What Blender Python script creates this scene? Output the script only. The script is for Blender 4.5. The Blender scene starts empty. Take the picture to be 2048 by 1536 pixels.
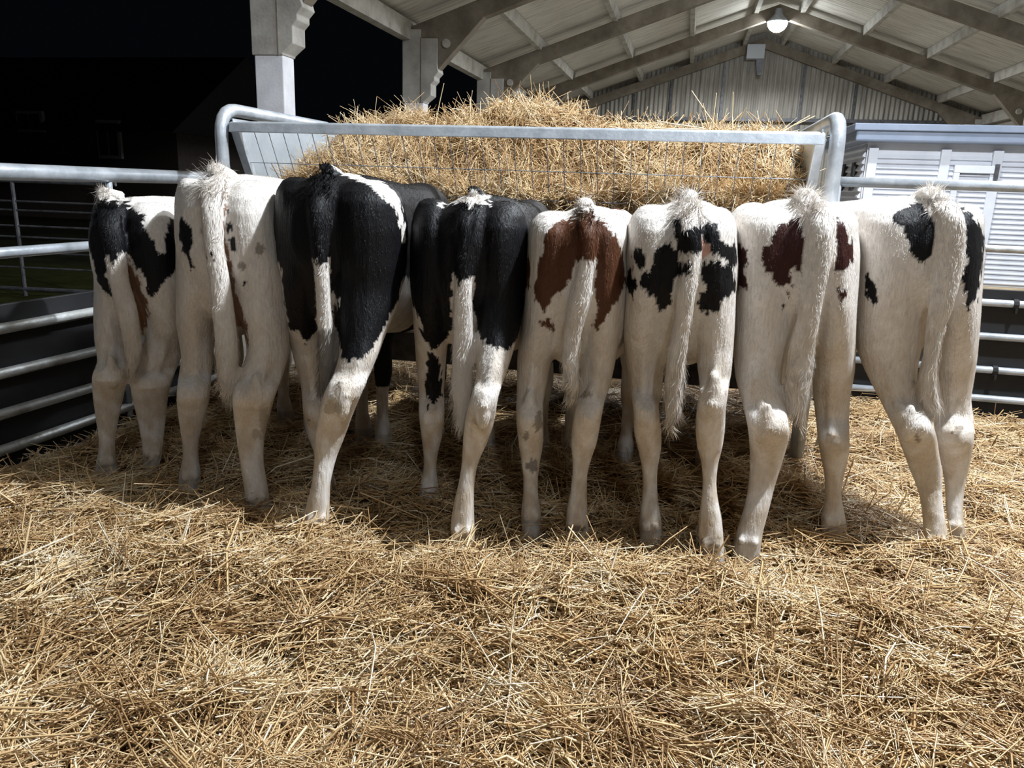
import bpy, bmesh, math
import numpy as np
from mathutils import Vector, Matrix
rng = np.random.default_rng(7)
SC = bpy.context.scene
COL = SC.collection

# ------------------------------------------------------------------ camera
W, H, F = 2048.0, 1536.0, 1540.0
YAW, PIT, ROL = .2119, .2506, .03525
CAM = np.array([0, 0, 1.1])
_cy, _sy, _cp, _sp = math.cos(YAW), math.sin(YAW), math.cos(PIT), math.sin(PIT)
_f = np.array([-_sy*_cp, _cy*_cp, -_sp]); _r = np.array([_cy, _sy, 0.]); _d = np.cross(_f, _r)
_c, _s = math.cos(ROL), math.sin(ROL)
CR, CD, CF = _c*_r-_s*_d, _s*_r+_c*_d, _f
camd = bpy.data.cameras.new('camera'); cam = bpy.data.objects.new('camera', camd); COL.objects.link(cam)
camd.sensor_width = 36; camd.lens = 36*F/W; camd.clip_start = .05; camd.clip_end = 200
cam.matrix_world = Matrix([[CR[0], -CD[0], -CF[0], CAM[0]], [CR[1], -CD[1], -CF[1], CAM[1]], [CR[2], -CD[2], -CF[2], CAM[2]], [0, 0, 0, 1]])
SC.camera = cam

# ------------------------------------------------------------------ world, exposure, barn lights
wd = bpy.data.worlds.new('night'); SC.world = wd; wd.use_nodes = True
wd.node_tree.nodes['Background'].inputs[0].default_value = (.35, .42, .6, 1)
wd.node_tree.nodes['Background'].inputs[1].default_value = .002
SC.view_settings.view_transform = 'Standard'; SC.view_settings.look = 'None'
SC.view_settings.exposure = 0.95; SC.view_settings.gamma = 1; SC.view_settings.use_curve_mapping = False
LAMPS = [  # x, y, z, watts, label
    (1.88, -4.6, 5.30, 30, 'unseen fill lamp added under the ridge behind the viewer'),  # fill lamp added out of view to brighten the calves' shaded hind legs
    (1.88, 2.45, 5.30, 960, 'high bay barn lamp under the ridge, right above the calves'),
    (1.25, 7.60, 5.20, 330, 'high bay barn lamp under the ridge, in front of the white shed'),
    (1.88, 15.5, 5.30, 560, 'high bay barn lamp under the ridge, halfway down the barn'),
    (1.86, 22.9, 5.52, 560, 'bright round high bay lamp glowing under the ridge near the gable'),
]

# ------------------------------------------------------------------ helpers
def ray(px, py): return CF+(px-W/2)/F*CR+(py-H/2)/F*CD
def atY(px, py, Y): v = ray(px, py); return CAM+v*(Y/v[1])
def atZ(px, py, Z=0.): v = ray(px, py); return CAM+v*((Z-CAM[2])/v[2])

def tag(o, label=None, cat=None, group=None, kind=None):
    if label: o['label'] = label
    if cat: o['category'] = cat
    if group: o['group'] = group
    if kind: o['kind'] = kind
    return o
def empty(name, loc, label, cat, group=None):
    o = bpy.data.objects.new(name, None); COL.objects.link(o); o.location = loc; o.empty_display_size = .1
    return tag(o, label, cat, group)
def link(name, me, mat, parent=None, smooth=False):
    o = bpy.data.objects.new(name, me); COL.objects.link(o)
    for m in (mat if isinstance(mat, (list, tuple)) else [mat]): me.materials.append(m)
    if smooth: me.polygons.foreach_set('use_smooth', np.ones(len(me.polygons), bool))
    if parent:
        o.parent = parent; o.matrix_parent_inverse = Matrix.Translation(-Vector(parent.location))
    return o
def recenter(o):
    """move the origin of a top-level mesh to its base"""
    me = o.data; n = len(me.vertices); a = np.empty(n*3, np.float32); me.vertices.foreach_get('co', a); a = a.reshape(-1, 3)
    c = (a.min(0)+a.max(0))/2; c[2] = a[:, 2].min(); a -= c; me.vertices.foreach_set('co', a.ravel()); me.update(); o.location = c
    return o
class MB:
    """collects shapes into one mesh (world coordinates)"""
    def __init__(s): s.v = []; s.f = []
    def add(s, vs, fs):
        n = len(s.v); s.v += [tuple(map(float, v)) for v in vs]; s.f += [tuple(int(i)+n for i in f) for f in fs]; return s
    def box(s, a, b):
        x0, y0, z0 = a; x1, y1, z1 = b
        return s.add([(x0,y0,z0),(x1,y0,z0),(x1,y1,z0),(x0,y1,z0),(x0,y0,z1),(x1,y0,z1),(x1,y1,z1),(x0,y1,z1)],
                     [(0,3,2,1),(4,5,6,7),(0,1,5,4),(1,2,6,5),(2,3,7,6),(3,0,4,7)])
    def prism(s, poly, ax, a, b):
        """poly of (u,v) extruded along axis ax from a to b; ax 0: u=y v=z ; ax 1: u=x v=z"""
        n = len(poly)
        P = lambda u, v, t: (t, u, v) if ax == 0 else ((u, t, v) if ax == 1 else (u, v, t))
        vs = [P(u, v, a) for u, v in poly]+[P(u, v, b) for u, v in poly]
        return s.add(vs, [tuple(range(n))[::-1], tuple(range(n, 2*n))]+[(i, (i+1) % n, (i+1) % n+n, i+n) for i in range(n)])
    def loft(s, rings):
        m = len(rings[0]); vs = [v for r in rings for v in r]; fs = []
        for k in range(len(rings)-1):
            for i in range(m): j = (i+1) % m; fs.append((k*m+i, k*m+j, (k+1)*m+j, (k+1)*m+i))
        fs.append(tuple(range(m))[::-1]); fs.append(tuple(range((len(rings)-1)*m, len(rings)*m)))
        return s.add(vs, fs)
    def tube(s, pts, r, n=10):
        pts = [np.array(p, float) for p in pts]; rs = r if hasattr(r, '__len__') else [r]*len(pts)
        T = [pts[min(i+1, len(pts)-1)]-pts[max(i-1, 0)] for i in range(len(pts))]; T = [t/np.linalg.norm(t) for t in T]
        u = np.cross(T[0], (0, 0, 1.)); u = u if np.linalg.norm(u) > .1 else np.cross(T[0], (0, 1., 0)); rings = []
        for p, t, q in zip(pts, T, rs):
            u = u-t*(u@t); u /= np.linalg.norm(u); w = np.cross(t, u)
            rings.append([p+q*(math.cos(a)*u+math.sin(a)*w) for a in np.arange(n)*2*math.pi/n])
        return s.loft(rings)
    def mesh(s, name):
        me = bpy.data.meshes.new(name); me.from_pydata(s.v, [], s.f)
        bm = bmesh.new(); bm.from_mesh(me); bmesh.ops.recalc_face_normals(bm, faces=bm.faces); bm.to_mesh(me); bm.free()
        return me
    def build(s, name, mat, parent=None, smooth=False, bevel=0):
        o = link(name, s.mesh(name), mat, parent, smooth)
        if bevel:
            b = o.modifiers.new('bevel', 'BEVEL'); b.width = bevel; b.segments = 2; b.limit_method = 'ANGLE'
        if not parent: recenter(o)
        return o
def arc(p0, corner, p1, n=6):
    p0, c, p1 = map(lambda q: np.array(q, float), (p0, corner, p1))
    return [(1-t)**2*p0+2*t*(1-t)*c+t*t*p1 for t in np.linspace(0, 1, n)]
def fastmesh(name, V, Fc, attrs=None):
    """V (n,3), Fc (m,k) faces all with k corners"""
    me = bpy.data.meshes.new(name); n = len(V); m, k = Fc.shape
    me.vertices.add(n); me.vertices.foreach_set('co', np.ascontiguousarray(V, np.float32).ravel())
    me.loops.add(m*k); me.loops.foreach_set('vertex_index', np.ascontiguousarray(Fc, np.int32).ravel())
    me.polygons.add(m); me.polygons.foreach_set('loop_start', np.arange(m, dtype=np.int32)*k)
    me.update(calc_edges=True)
    for nm, a in (attrs or {}).items():
        if a.ndim == 1: t = me.attributes.new(nm, 'FLOAT', 'POINT'); t.data.foreach_set('value', a.astype(np.float32))
        else:
            t = me.attributes.new(nm, 'FLOAT_COLOR', 'POINT'); c = np.ones((len(a), 4), np.float32); c[:, :3] = a; t.data.foreach_set('color', c.ravel())
    return me
class Noise:
    def __init__(s, seed, lo, hi, n=24, dim=2):
        g = np.random.default_rng(seed); k = g.normal(size=(n, dim)); k /= np.linalg.norm(k, axis=1)[:, None]
        s.k = k*(2*math.pi/np.exp(g.uniform(math.log(lo), math.log(hi), n)))[:, None]; s.p = g.uniform(0, 6.28, n); s.n = n
    def __call__(s, P):
        return np.sin(P@s.k.T+s.p).sum(-1)/math.sqrt(s.n/2)

# ------------------------------------------------------------------ materials
def nt(name):
    m = bpy.data.materials.new(name); m.use_nodes = True; t = m.node_tree; return m, t, t.nodes['Principled BSDF']
def mat(name, c1, c2=None, scale=8, rough=.6, metal=0., bump=0., bscale=40, stretch=(1, 1, 1), c3=None, detail=6, spec=.5, lo=.35, hi=.65):
    m, t, b = nt(name); N, L = t.nodes, t.links
    b.inputs['Roughness'].default_value = rough; b.inputs['Metallic'].default_value = metal
    b.inputs['Specular IOR Level'].default_value = spec; b.inputs['Base Color'].default_value = (*c1, 1)
    tc = N.new('ShaderNodeTexCoord'); mp = N.new('ShaderNodeMapping'); mp.inputs['Scale'].default_value = stretch
    L.new(tc.outputs['Object'], mp.inputs['Vector'])
    if c2:
        n = N.new('ShaderNodeTexNoise'); n.inputs['Scale'].default_value = scale; n.inputs['Detail'].default_value = detail
        n.inputs['Roughness'].default_value = .65
        L.new(mp.outputs[0], n.inputs['Vector']); r = N.new('ShaderNodeValToRGB'); L.new(n.outputs[0], r.inputs[0])
        r.color_ramp.elements[0].position = lo; r.color_ramp.elements[1].position = hi
        r.color_ramp.elements[0].color = (*c1, 1); r.color_ramp.elements[1].color = (*c2, 1)
        if c3: e = r.color_ramp.elements.new((lo+hi)/2); e.color = (*c3, 1)
        L.new(r.outputs[0], b.inputs['Base Color'])
    if bump:
        n2 = N.new('ShaderNodeTexNoise'); n2.inputs['Scale'].default_value = bscale; n2.inputs['Detail'].default_value = 5
        L.new(mp.outputs[0], n2.inputs['Vector']); bp = N.new('ShaderNodeBump'); bp.inputs['Strength'].default_value = bump
        bp.inputs['Distance'].default_value = .01; L.new(n2.outputs[0], bp.inputs['Height']); L.new(bp.outputs[0], b.inputs['Normal'])
    return m
M = {}
M['galv'] = mat('galvanised_steel', (.38, .42, .46), (.62, .66, .71), 9, .36, .4, .15, 60, c3=(.5, .54, .59))
M['galv_dirty'] = mat('dirty_galvanised_steel', (.22, .19, .15), (.6, .62, .62), 6, .5, .5, .3, 50, c3=(.45, .45, .43), lo=.3, hi=.55)
M['sheet'] = mat('galvanised_sheet', (.42, .47, .52), (.58, .63, .68), 5, .42, .55, .1, 20)
M['wire'] = mat('mesh_wire', (.22, .24, .27), None, rough=.5, metal=.3)
M['conc'] = mat('cast_concrete', (.12, .097, .070), (.23, .195, .15), 2.2, .9, 0, .35, 30, c3=(.165, .138, .102))
M['conc_head'] = mat('pale_cast_concrete', (.30, .28, .25), (.46, .44, .40), 2.5, .9, 0, .3, 30)
M['conc_white'] = mat('painted_concrete', (.62, .62, .66), (.74, .74, .78), 5, .75, 0, .2, 30)
M['purlin'] = mat('pale_purlin_concrete', (.27, .25, .20), (.46, .44, .38), 3, .9, 0, .3, 40, c3=(.38, .36, .31))
M['floor'] = mat('barn_floor', (.26, .23, .19), (.40, .36, .30), 4, .9, 0, .4, 20)
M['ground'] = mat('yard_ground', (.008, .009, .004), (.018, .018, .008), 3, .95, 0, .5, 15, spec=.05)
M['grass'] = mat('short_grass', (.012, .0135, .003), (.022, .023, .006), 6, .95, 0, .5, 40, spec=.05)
M['rubber'] = mat('black_rubber_board', (.006, .006, .007), (.013, .013, .015), 3, .6, 0, .1, 12)
M['darksteel'] = mat('dark_old_steel', (.05, .05, .055), (.12, .12, .13), 12, .5, .4)
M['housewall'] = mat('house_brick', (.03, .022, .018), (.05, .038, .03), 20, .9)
M['houseroof'] = mat('house_slate', (.012, .012, .014), (.02, .02, .022), 12, .8)
M['housewin'] = mat('window_frame_white', (.25, .25, .25), None, rough=.6)
M['housepane'] = mat('dark_pane', (.02, .022, .025), None, rough=.08)
M['shedwhite'] = mat('white_cladding', (.60, .62, .68), (.70, .72, .78), 3, .5, 0, .05, 30)
M['shedroof'] = mat('blue_grey_roof', (.20, .24, .32), (.25, .29, .38), 3, .45)
M['timber'] = mat('bare_timber', (.42, .32, .20), (.58, .46, .32), 8, .8, 0, .3, 60, stretch=(1, 8, 8))
M['black'] = mat('black_plastic', (.012, .012, .013), None, rough=.45)
M['boxgrey'] = mat('grey_box', (.42, .44, .46), None, rough=.6)
m, t, b = nt('lamp_glow'); b.inputs['Emission Color'].default_value = (.86, .93, 1, 1); b.inputs['Emission Strength'].default_value = 60; M['glow'] = m

def corrugated(name, c1, c2, c3, pitch, axis, depth=.03, streak=(1, 1, 1), scale=1.5):
    m = mat(name, c1, c2, scale, .85, 0, 0, c3=c3, stretch=streak, lo=.3, hi=.7); t = m.node_tree; N, L = t.nodes, t.links
    b = N['Principled BSDF']; tc = [n for n in N if n.type == 'TEX_COORD'][0]
    w = N.new('ShaderNodeTexWave'); w.wave_type = 'BANDS'; w.bands_direction = axis; w.inputs['Scale'].default_value = 2*math.pi/(20*pitch)
    L.new(tc.outputs['Object'], w.inputs['Vector']); bp = N.new('ShaderNodeBump'); bp.inputs['Distance'].default_value = depth
    bp.inputs['Strength'].default_value = 1; L.new(w.outputs['Fac'], bp.inputs['Height']); L.new(bp.outputs[0], b.inputs['Normal'])
    return m
M['roof'] = corrugated('fibre_cement_roof', (.36, .32, .26), (.66, .63, .56), (.56, .53, .46), .146, 'Y', .010, (1.5, 9, 1.5), .9)
M['gable'] = corrugated('fibre_cement_cladding', (.16, .145, .12), (.40, .37, .32), (.29, .27, .23), .146, 'X', .04, (9, 1, .8), .8)

def strawmat(name, stops, gloss=.42):
    m, t, b = nt(name); N, L = t.nodes, t.links
    a = N.new('ShaderNodeAttribute'); a.attribute_name = 'tone'; r = N.new('ShaderNodeValToRGB'); L.new(a.outputs['Fac'], r.inputs[0])
    e = r.color_ramp.elements; e[0].position, e[0].color = stops[0][0], (*stops[0][1], 1); e[1].position, e[1].color = stops[-1][0], (*stops[-1][1], 1)
    for p, c in stops[1:-1]: q = e.new(p); q.color = (*c, 1)
    L.new(r.outputs[0], b.inputs['Base Color']); b.inputs['Roughness'].default_value = gloss
    b.inputs['Specular IOR Level'].default_value = .55
    return m
M['straw'] = strawmat('straw', [(0, (.26, .145, .06)), (.25, (.50, .31, .14)), (.55, (.73, .52, .27)), (.85, (.88, .71, .45)), (1, (.93, .84, .66))])
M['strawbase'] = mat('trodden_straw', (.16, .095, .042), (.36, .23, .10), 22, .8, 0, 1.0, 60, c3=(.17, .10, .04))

def coatmat():
    m, t, b = nt('calf_coat'); N, L = t.nodes, t.links
    a = N.new('ShaderNodeAttribute'); a.attribute_name = 'coat'; L.new(a.outputs['Color'], b.inputs['Base Color'])
    b.inputs['Roughness'].default_value = .55; b.inputs['Specular IOR Level'].default_value = .22
    b.inputs['Sheen Weight'].default_value = .0; b.inputs['Sheen Roughness'].default_value = .4
    tc = N.new('ShaderNodeTexCoord'); mp = N.new('ShaderNodeMapping'); mp.inputs['Scale'].default_value = (1, 1, .22)
    n = N.new('ShaderNodeTexNoise'); n.inputs['Scale'].default_value = 130; n.inputs['Detail'].default_value = 3
    L.new(tc.outputs['Object'], mp.inputs[0]); L.new(mp.outputs[0], n.inputs['Vector'])
    bp = N.new('ShaderNodeBump'); bp.inputs['Strength'].default_value = .6; bp.inputs['Distance'].default_value = .005
    L.new(n.outputs[0], bp.inputs['Height']); L.new(bp.outputs[0], b.inputs['Normal'])
    return m
M['coat'] = coatmat()

# ------------------------------------------------------------------ barn shell
XL, XR, XM = -4.93, 8.69, 1.88
YF = [-.1+4.78*k for k in range(-0, 0)]
FR = [3.8, 8.6, 13.4, 18.2, 23.0, 27.6]         # frame positions
APEX, SL = 5.66, .345
def und(X): return APEX-SL*abs(X-XM)              # underside of the rafters
def struct(name, mb, mt, **k): o = mb.build(name, mt, **k); o['kind'] = 'structure'; return o
struct('floor', MB().box((XL-.1, -3, -.14), (XR+.2, 27.9, -.045)), M['floor'])
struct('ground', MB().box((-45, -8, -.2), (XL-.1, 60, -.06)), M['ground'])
roofm = MB()
for sgn in (-1, 1):
    xe = XL-.35 if sgn < 0 else XR+.35
    zt = lambda X: und(X)+.30+.20
    roofm.prism([(XM, zt(XM)), (xe, zt(xe)), (xe, zt(xe)+.04), (XM, zt(XM)+.04)], 1, -3, 28.0)
ceil = struct('ceiling', roofm, M['roof'])
# the gable wall, a prism under the roof line
gw = MB().prism([(XL, -.05), (XR, -.05), (XR, und(XR)+.5), (XM, und(XM)+.5), (XL, und(XL)+.5)], 1, 27.75, 27.85)
wb = struct('wall_back', gw, M['gable'])
for i, px in enumerate((1268, 1341, 1443, 1602, 1709)):
    x = atY(px, 200, 27.7)[0]
    struct('trim_%d' % (i+1), MB().box((x-.035, 27.69, -.05), (x+.035, 27.75, und(x)-.02)), M['darksteel'])
struct('trim_6', MB().box((XL+.3, 27.55, 3.44), (XR-.3, 27.72, 3.55)), M['darksteel'])
struct('trim_7', MB().box((XL-.05, -3, 3.44), (XL+.12, 27.6, 3.74)), M['purlin'])      # eaves beams
struct('trim_8', MB().box((XR-.12, -3, 3.44), (XR+.05, 27.6, 3.74)), M['purlin'])
# solid end walls out of sight to the right and behind: bounce the light the way the barn does
struct('wall_right', MB().box((XR+.06, -3, -.05), (XR+.16, 27.8, 3.44)), M['gable'])

FN = ['concrete portal frame right over the pen, mostly above the view', 'concrete portal frame nearest the hay feeder, its left column painted white low down',
      'second concrete portal frame back, with a white painted foot on its left column', 'third concrete portal frame back, its left column rising behind the straw heap',
      'fourth concrete portal frame back, beside the glowing lamp', 'concrete portal frame set against the corrugated gable wall']
for k, y in enumerate(FR):
    d = .13 if k < 5 else .1
    root = empty('concrete_frame', (XL+.18, y, -.05), FN[k], 'barn frame', 'concrete portal frames of the barn')
    for sgn in (-1, 1):
        X = lambda x: x if sgn < 0 else 2*XM-x
        side = 'left' if sgn < 0 else 'right'
        MB().prism([(X(XL), -.045), (X(XL+.35), -.045), (X(XL+.35), 2.44), (X(XL), 2.44)], 1, y-d, y+d).build('column_foot', M['conc_white'], root, bevel=.012)
        prof = [(XL-.02, 2.44), (XL+.36, 2.44), (XL+.36, 2.46), (XL+.49, 2.56), (XL+.49, 2.74), (XL+.55, 2.80), (XL+.55, 2.86), (XL+.62, 2.93), (XL+.60, 3.0),
                (XL+.60, 3.46), (XL+.30, 3.46), (XL+.30, 3.60), (XL-.02, 3.60)]
        # column head, then the haunched rafter
        MB().prism([(X(a), b_) for a, b_ in prof], 1, y-d-.02, y+d+.02).build('column_head', M['conc_head'], root, bevel=.015)
        raf = [(XL+.60, 2.97), (XL+1.38, und(XL+1.38)+.0), (XM, und(XM)), (XM, und(XM)+.30), (XL+.05, und(XL+.05)+.30), (XL+.30, 3.46), (XL+.60, 3.46)]
        MB().prism([(X(a), b_) for a, b_ in raf], 1, y-d+.02, y+d-.02).build('rafter', M['conc'], root, bevel=.012)
        MB().box((min(X(XL+.30), X(XL+.315)), y-d-.026, 2.44), (max(X(XL+.30), X(XL+.315)), y-d-.02, 3.46)).build('casting_seam', M['conc'], root)
        MB().tube([(X(XL+.75), y-d-.02, 3.38), (X(XL+.75), y-d+.03, 3.38)], .07, 14).build('bolt_pocket', M['purlin'], root)
ordn = ['nearest the ridge', 'second from the ridge', 'third from the ridge', 'lowest']
for sgn in (-1, 1):
    for i, off in enumerate((.58, 2.18, 3.78, 5.42)):
        x = XM+sgn*off; z = und(x)+.30
        o = MB().prism([(x-.055, z+sgn*0+.0-.02), (x+.055, z-.02), (x+.07, z+.21-.02*(sgn > 0)), (x-.07, z+.21-.02*(sgn < 0))], 1, -3, 27.7).build('roof_purlin', M['purlin'])
        tag(o, 'pale concrete roof purlin on the %s slope, %s' % ('left' if sgn < 0 else 'right', ordn[i]), 'purlin', 'roof purlins')
# bits on the gable apex
o = MB().box((1.38, 27.2, 5.30), (1.92, 27.48, 5.72)).build('junction_box', M['boxgrey'])
tag(o, 'pale grey box high under the apex of the gable wall', 'junction box')
p = atY(1520, 95, 27.5); q = atY(1518, 152, 27.5)
o = MB().prism([(p[0]-.10, 5.30), (p[0]+.12, 5.30), (q[0]+.05, q[2]), (q[0]-.08, q[2])], 1, 27.3, 27.42).build('cable_duct', M['darksteel'])
tag(o, 'dark narrow duct hanging below the grey box on the gable wall', 'duct')

for x, y, z, wv, lab in LAMPS:
    root = empty('high_bay_lamp', (x, y, z), lab, 'lamp', 'high bay lamps under the ridge')
    prof = [(.02, .34), (.09, .33), (.11, .20), (.14, .16), (.27, .03), (.28, 0), (.255, 0), (.255, .02), (.05, .12)]
    mb = MB(); n = 24
    mb.loft([[(x+r*math.cos(a), y+r*math.sin(a), z+h) for a in np.arange(n)*2*math.pi/n] for r, h in prof]); mb.build('reflector', M['galv'], root, smooth=True)
    mb = MB(); mb.loft([[(x+r*math.cos(a), y+r*math.sin(a), z+h) for a in np.arange(n)*2*math.pi/n] for r, h in [(.24, .015), (.25, -.03), (.235, -.10), (.18, -.18), (.09, -.235), (.01, -.25)]])
    mb.build('diffuser', M['glow'], root, smooth=True)
    MB().tube([(x, y, z+.33), (x, y, und(x)+.02 if y > 20 else APEX+.32)], .012, 8).build('hanger', M['darksteel'], root)
    ld = bpy.data.lights.new('lamp_light', 'SPOT'); ld.spot_size = math.radians(168); ld.spot_blend = .25; ld.energy = wv; ld.color = (.89, .945, 1.0); ld.shadow_soft_size = .10
    lo = bpy.data.objects.new('lamp_light', ld); COL.objects.link(lo); lo.location = (0, 0, -.36); lo.parent = root

# ------------------------------------------------------------------ outside in the dark: yard, hurdle, house
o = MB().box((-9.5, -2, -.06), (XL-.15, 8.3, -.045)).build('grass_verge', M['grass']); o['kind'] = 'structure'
HY = 6.0
root = empty('yard_hurdle', (-6, HY, -.045), 'thin dark metal hurdle standing in the yard beyond the left gate', 'hurdle')
for z, r in ((1.0, .018), (.82, .009), (.74, .009), (.60, .009), (.50, .009), (.36, .009), (.22, .009), (.02, .02)):
    MB().tube([(-9.2, HY-.35*1, z), (-5.0, HY+.15, z)], r, 8).build('rail', M['darksteel'], root)
for px in (28, 182, 330):
    x = ray(px, 450); x = x[0]/x[1]*HY
    MB().tube([(x, HY+(x+9.2)/4.2*.5-.35, -.045), (x, HY+(x+9.2)/4.2*.5-.35, 1.0)], .018, 8).build('upright', M['darksteel'], root)
HD = 17.0
def hp(px, py, Y=HD): return atY(px, py, Y)
root = empty('house', (hp(150, 300)[0], HD, -.06), 'dark brick house with a slate roof and two pale windows out in the night', 'house')
a0, a1 = hp(-120, 260), hp(352, 262)
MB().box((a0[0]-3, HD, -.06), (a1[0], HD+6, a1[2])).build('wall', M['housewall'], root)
MB().prism([(HD-.35, a1[2]-.05), (HD+6.3, a1[2]-.05), (HD+3, a1[2]+2.1)], 0, a0[0]-3.2, a1[0]+.15).build('roof', M['houseroof'], root)
for (x0, y0, x1, y1) in ((35, 222, 92, 265), (195, 240, 248, 318)):
    p, q = hp(x0, y0), hp(x1, y1)
    wdw = MB().box((p[0], HD-.08, q[2]), (q[0], HD+.02, p[2])).build('window', M['housewin'], root)
    wdw2 = MB().box((p[0]+.07, HD-.10, q[2]+.07), ((p[0]+q[0])/2-.03, HD-.05, p[2]-.07)).box(((p[0]+q[0])/2+.03, HD-.10, q[2]+.07), (q[0]-.07, HD-.05, p[2]-.07)).build('pane', M['housepane'], root)
    wdw2.parent = wdw

# ------------------------------------------------------------------ left gate
gd = np.array([.058, 1., 0]); GA = -2.63
def gp(Y, z): return (GA+gd[0]*Y, Y, z)
root = empty('steel_gate', gp(2.2, 0), 'galvanised tubular gate closing the left side of the pen', 'gate')
Y0, Y1 = .6, 3.72
MB().tube([gp(Y0, 1.09), gp(Y1, 1.09)], .031, 16).build('top_rail', M['galv'], root, smooth=True)
for z in (.795, .515, .345, .19, .05):
    MB().tube([gp(Y0, z), gp(Y1, z)], .021, 12).build('rail', M['galv_dirty'] if z < .7 else M['galv'], root, smooth=True)
for Y in (Y0, 2.98, Y1):
    r = .03 if Y != 2.98 else .014
    MB().tube([gp(Y, 0.0), gp(Y, 1.08)], r, 12).build('stile', M['galv'], root, smooth=True)
o = MB().prism([(gp(Y0, 0)[0]-.045, Y0), (gp(Y0, 0)[0]-.025, Y0), (gp(Y1, 0)[0]-.025, Y1), (gp(Y1, 0)[0]-.045, Y1)], 2, -.04, .60).build('kick_board', M['rubber'], bevel=.003)
tag(o, 'black rubber kick board behind the lower rails of the left gate', 'board')

# ------------------------------------------------------------------ right feed barrier
RY = 4.46
root = empty('feed_barrier', (2.0, RY, 0), 'galvanised six rail barrier across the back of the pen on the right', 'barrier')
for i, z in enumerate((1.185, .875, .598, .421, .242, .085)):
    MB().tube([(.75, RY, z), (3.6, RY, z)], .026 if i == 0 else .019, 14).build('rail', M['galv_dirty'] if i in (1,) else M['galv'], root, smooth=True)
MB().tube([(.75, RY, -.045), (.75, RY, 1.185)], .026, 12).build('stile', M['galv'], root, smooth=True)
MB().tube([(3.6, RY, -.045), (3.6, RY, 1.185)], .026, 12).build('stile', M['galv'], root, smooth=True)
for px, py, z in ((2031, 604, .598), (1988, 742, .242)):
    x = atY(px, py, RY)[0]
    MB().tube([(x-.012, RY, z), (x+.012, RY, z)], .028, 10).box((x-.006, RY-.034, z-.045), (x+.006, RY-.02, z-.02)).build('clip', M['black'], root)
o = MB().box((.70, RY+.03, -.04), (3.62, RY+.05, .665)).build('splash_board', M['rubber'], bevel=.003)
tag(o, 'black rubber board behind the lower rails of the right hand barrier', 'board')
struct('trim_9', MB().box((.9, RY+.45, -.045), (6.5, RY+1.0, .25)), M['conc'])

# ------------------------------------------------------------------ white shed
SY = 9.4
c0 = atY(1716, 247, SY); c1 = atY(1718, 282, SY); zt, zl = c0[2], c1[2]; zb = atY(2000, 577, SY)[2]; xs = c0[0]
root = empty('portable_shed', (xs+2, SY+1.2, -.045), 'white clad shed with a flat blue grey roof behind the right barrier', 'shed')
X1 = xs+5.2; D1 = SY+2.6; wx = xs+.12; wy = SY+.14
MB().box((xs, SY, zl), (X1, D1, zt)).build('roof', M['shedroof'], root, bevel=.02)
MB().box((xs-.03, SY-.03, zt-.07), (X1, D1, zt+.004)).build('roof_edge', M['shedroof'], root, bevel=.01)
MB().box((wx+.05, wy+.05, zb), (X1-.1, D1-.1, zl)).build('wall', M['shedwhite'], root)
def slats(xa, xb, za, zc, n, y, dep=.03):
    mb = MB(); hgt = (zc-za)/n
    for i in range(n):
        z = za+i*hgt; mb.prism([(y, z), (y-dep, z+.012), (y-dep, z+hgt*.35), (y-.004, z+hgt*.97), (y+.02, z+hgt*.97), (y+.02, z)], 0, xa, xb)
    return mb
px_posts = [(1747, .075), (1893, .055), (1998, .055), (2120, .06), (2260, .06), (2420, .06)]
xp = [atY(p, 310, SY+.14)[0] for p, _ in px_posts]
for i in range(len(xp)-1):
    zz = zl-.12
    slats(xp[i]+.05, min(xp[i+1], X1-.1)-.05, zb+.02, zz, 25, wy+.05).build('louvre_panel', M['shedwhite'], root)
slats(wx+.05, X1-.15, zl-.12, zl-.005, 2, wy+.10).build('louvre_head', M['shedwhite'], root)
for x in xp[:-1]:
    MB().box((x-.05, wy-.0, zb), (x+.05, wy+.06, zl-.06)).build('frame_post', M['shedwhite'], root, bevel=.006)
MB().box((xp[1]+.10, wy-.02, zl-.30), (xp[2]-.02, wy+.03, zl-.22)).box((xp[1]+.10, wy-.02, zb+.1), (xp[1]+.16, wy+.03, zl-.301)).build('door_frame', M['shedwhite'], root, bevel=.005)
MB().box((xp[2]-.02, wy-.035, zl-.36), (xp[2]+.02, wy-.01, zl-.20)).build('door_latch', M['darksteel'], root)
# left side, slats along Y
mb = MB(); n = 20; hgt = (zl-.01-zb)/n
for i in range(n):
    z = zb+i*hgt; mb.prism([(wx+.06, z), (wx+.02, z+.012), (wx+.02, z+hgt*.35), (wx+.05, z+hgt*.97), (wx+.06, z+hgt*.97)], 1, wy+.1, D1-.12)
mb.build('side_cladding', M['shedwhite'], root)
for yy in (SY+.55, SY+1.15):
    MB().box((wx-.0, yy, zl-.52), (wx+.04, yy+.14, zl-.20)).build('vent_slot', M['black'], root)
MB().box((wx-.02, wy-.06, zb-.12), (X1, wy+.4, zb)).build('base_rail', M['timber'], root, bevel=.01)
for xx in (xs+.4, xs+2.4, xs+4.4): MB().box((xx, SY+.3, -.045), (xx+.3, SY+2.3, zb-.1)).build('skid', M['darksteel'], root)

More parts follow.
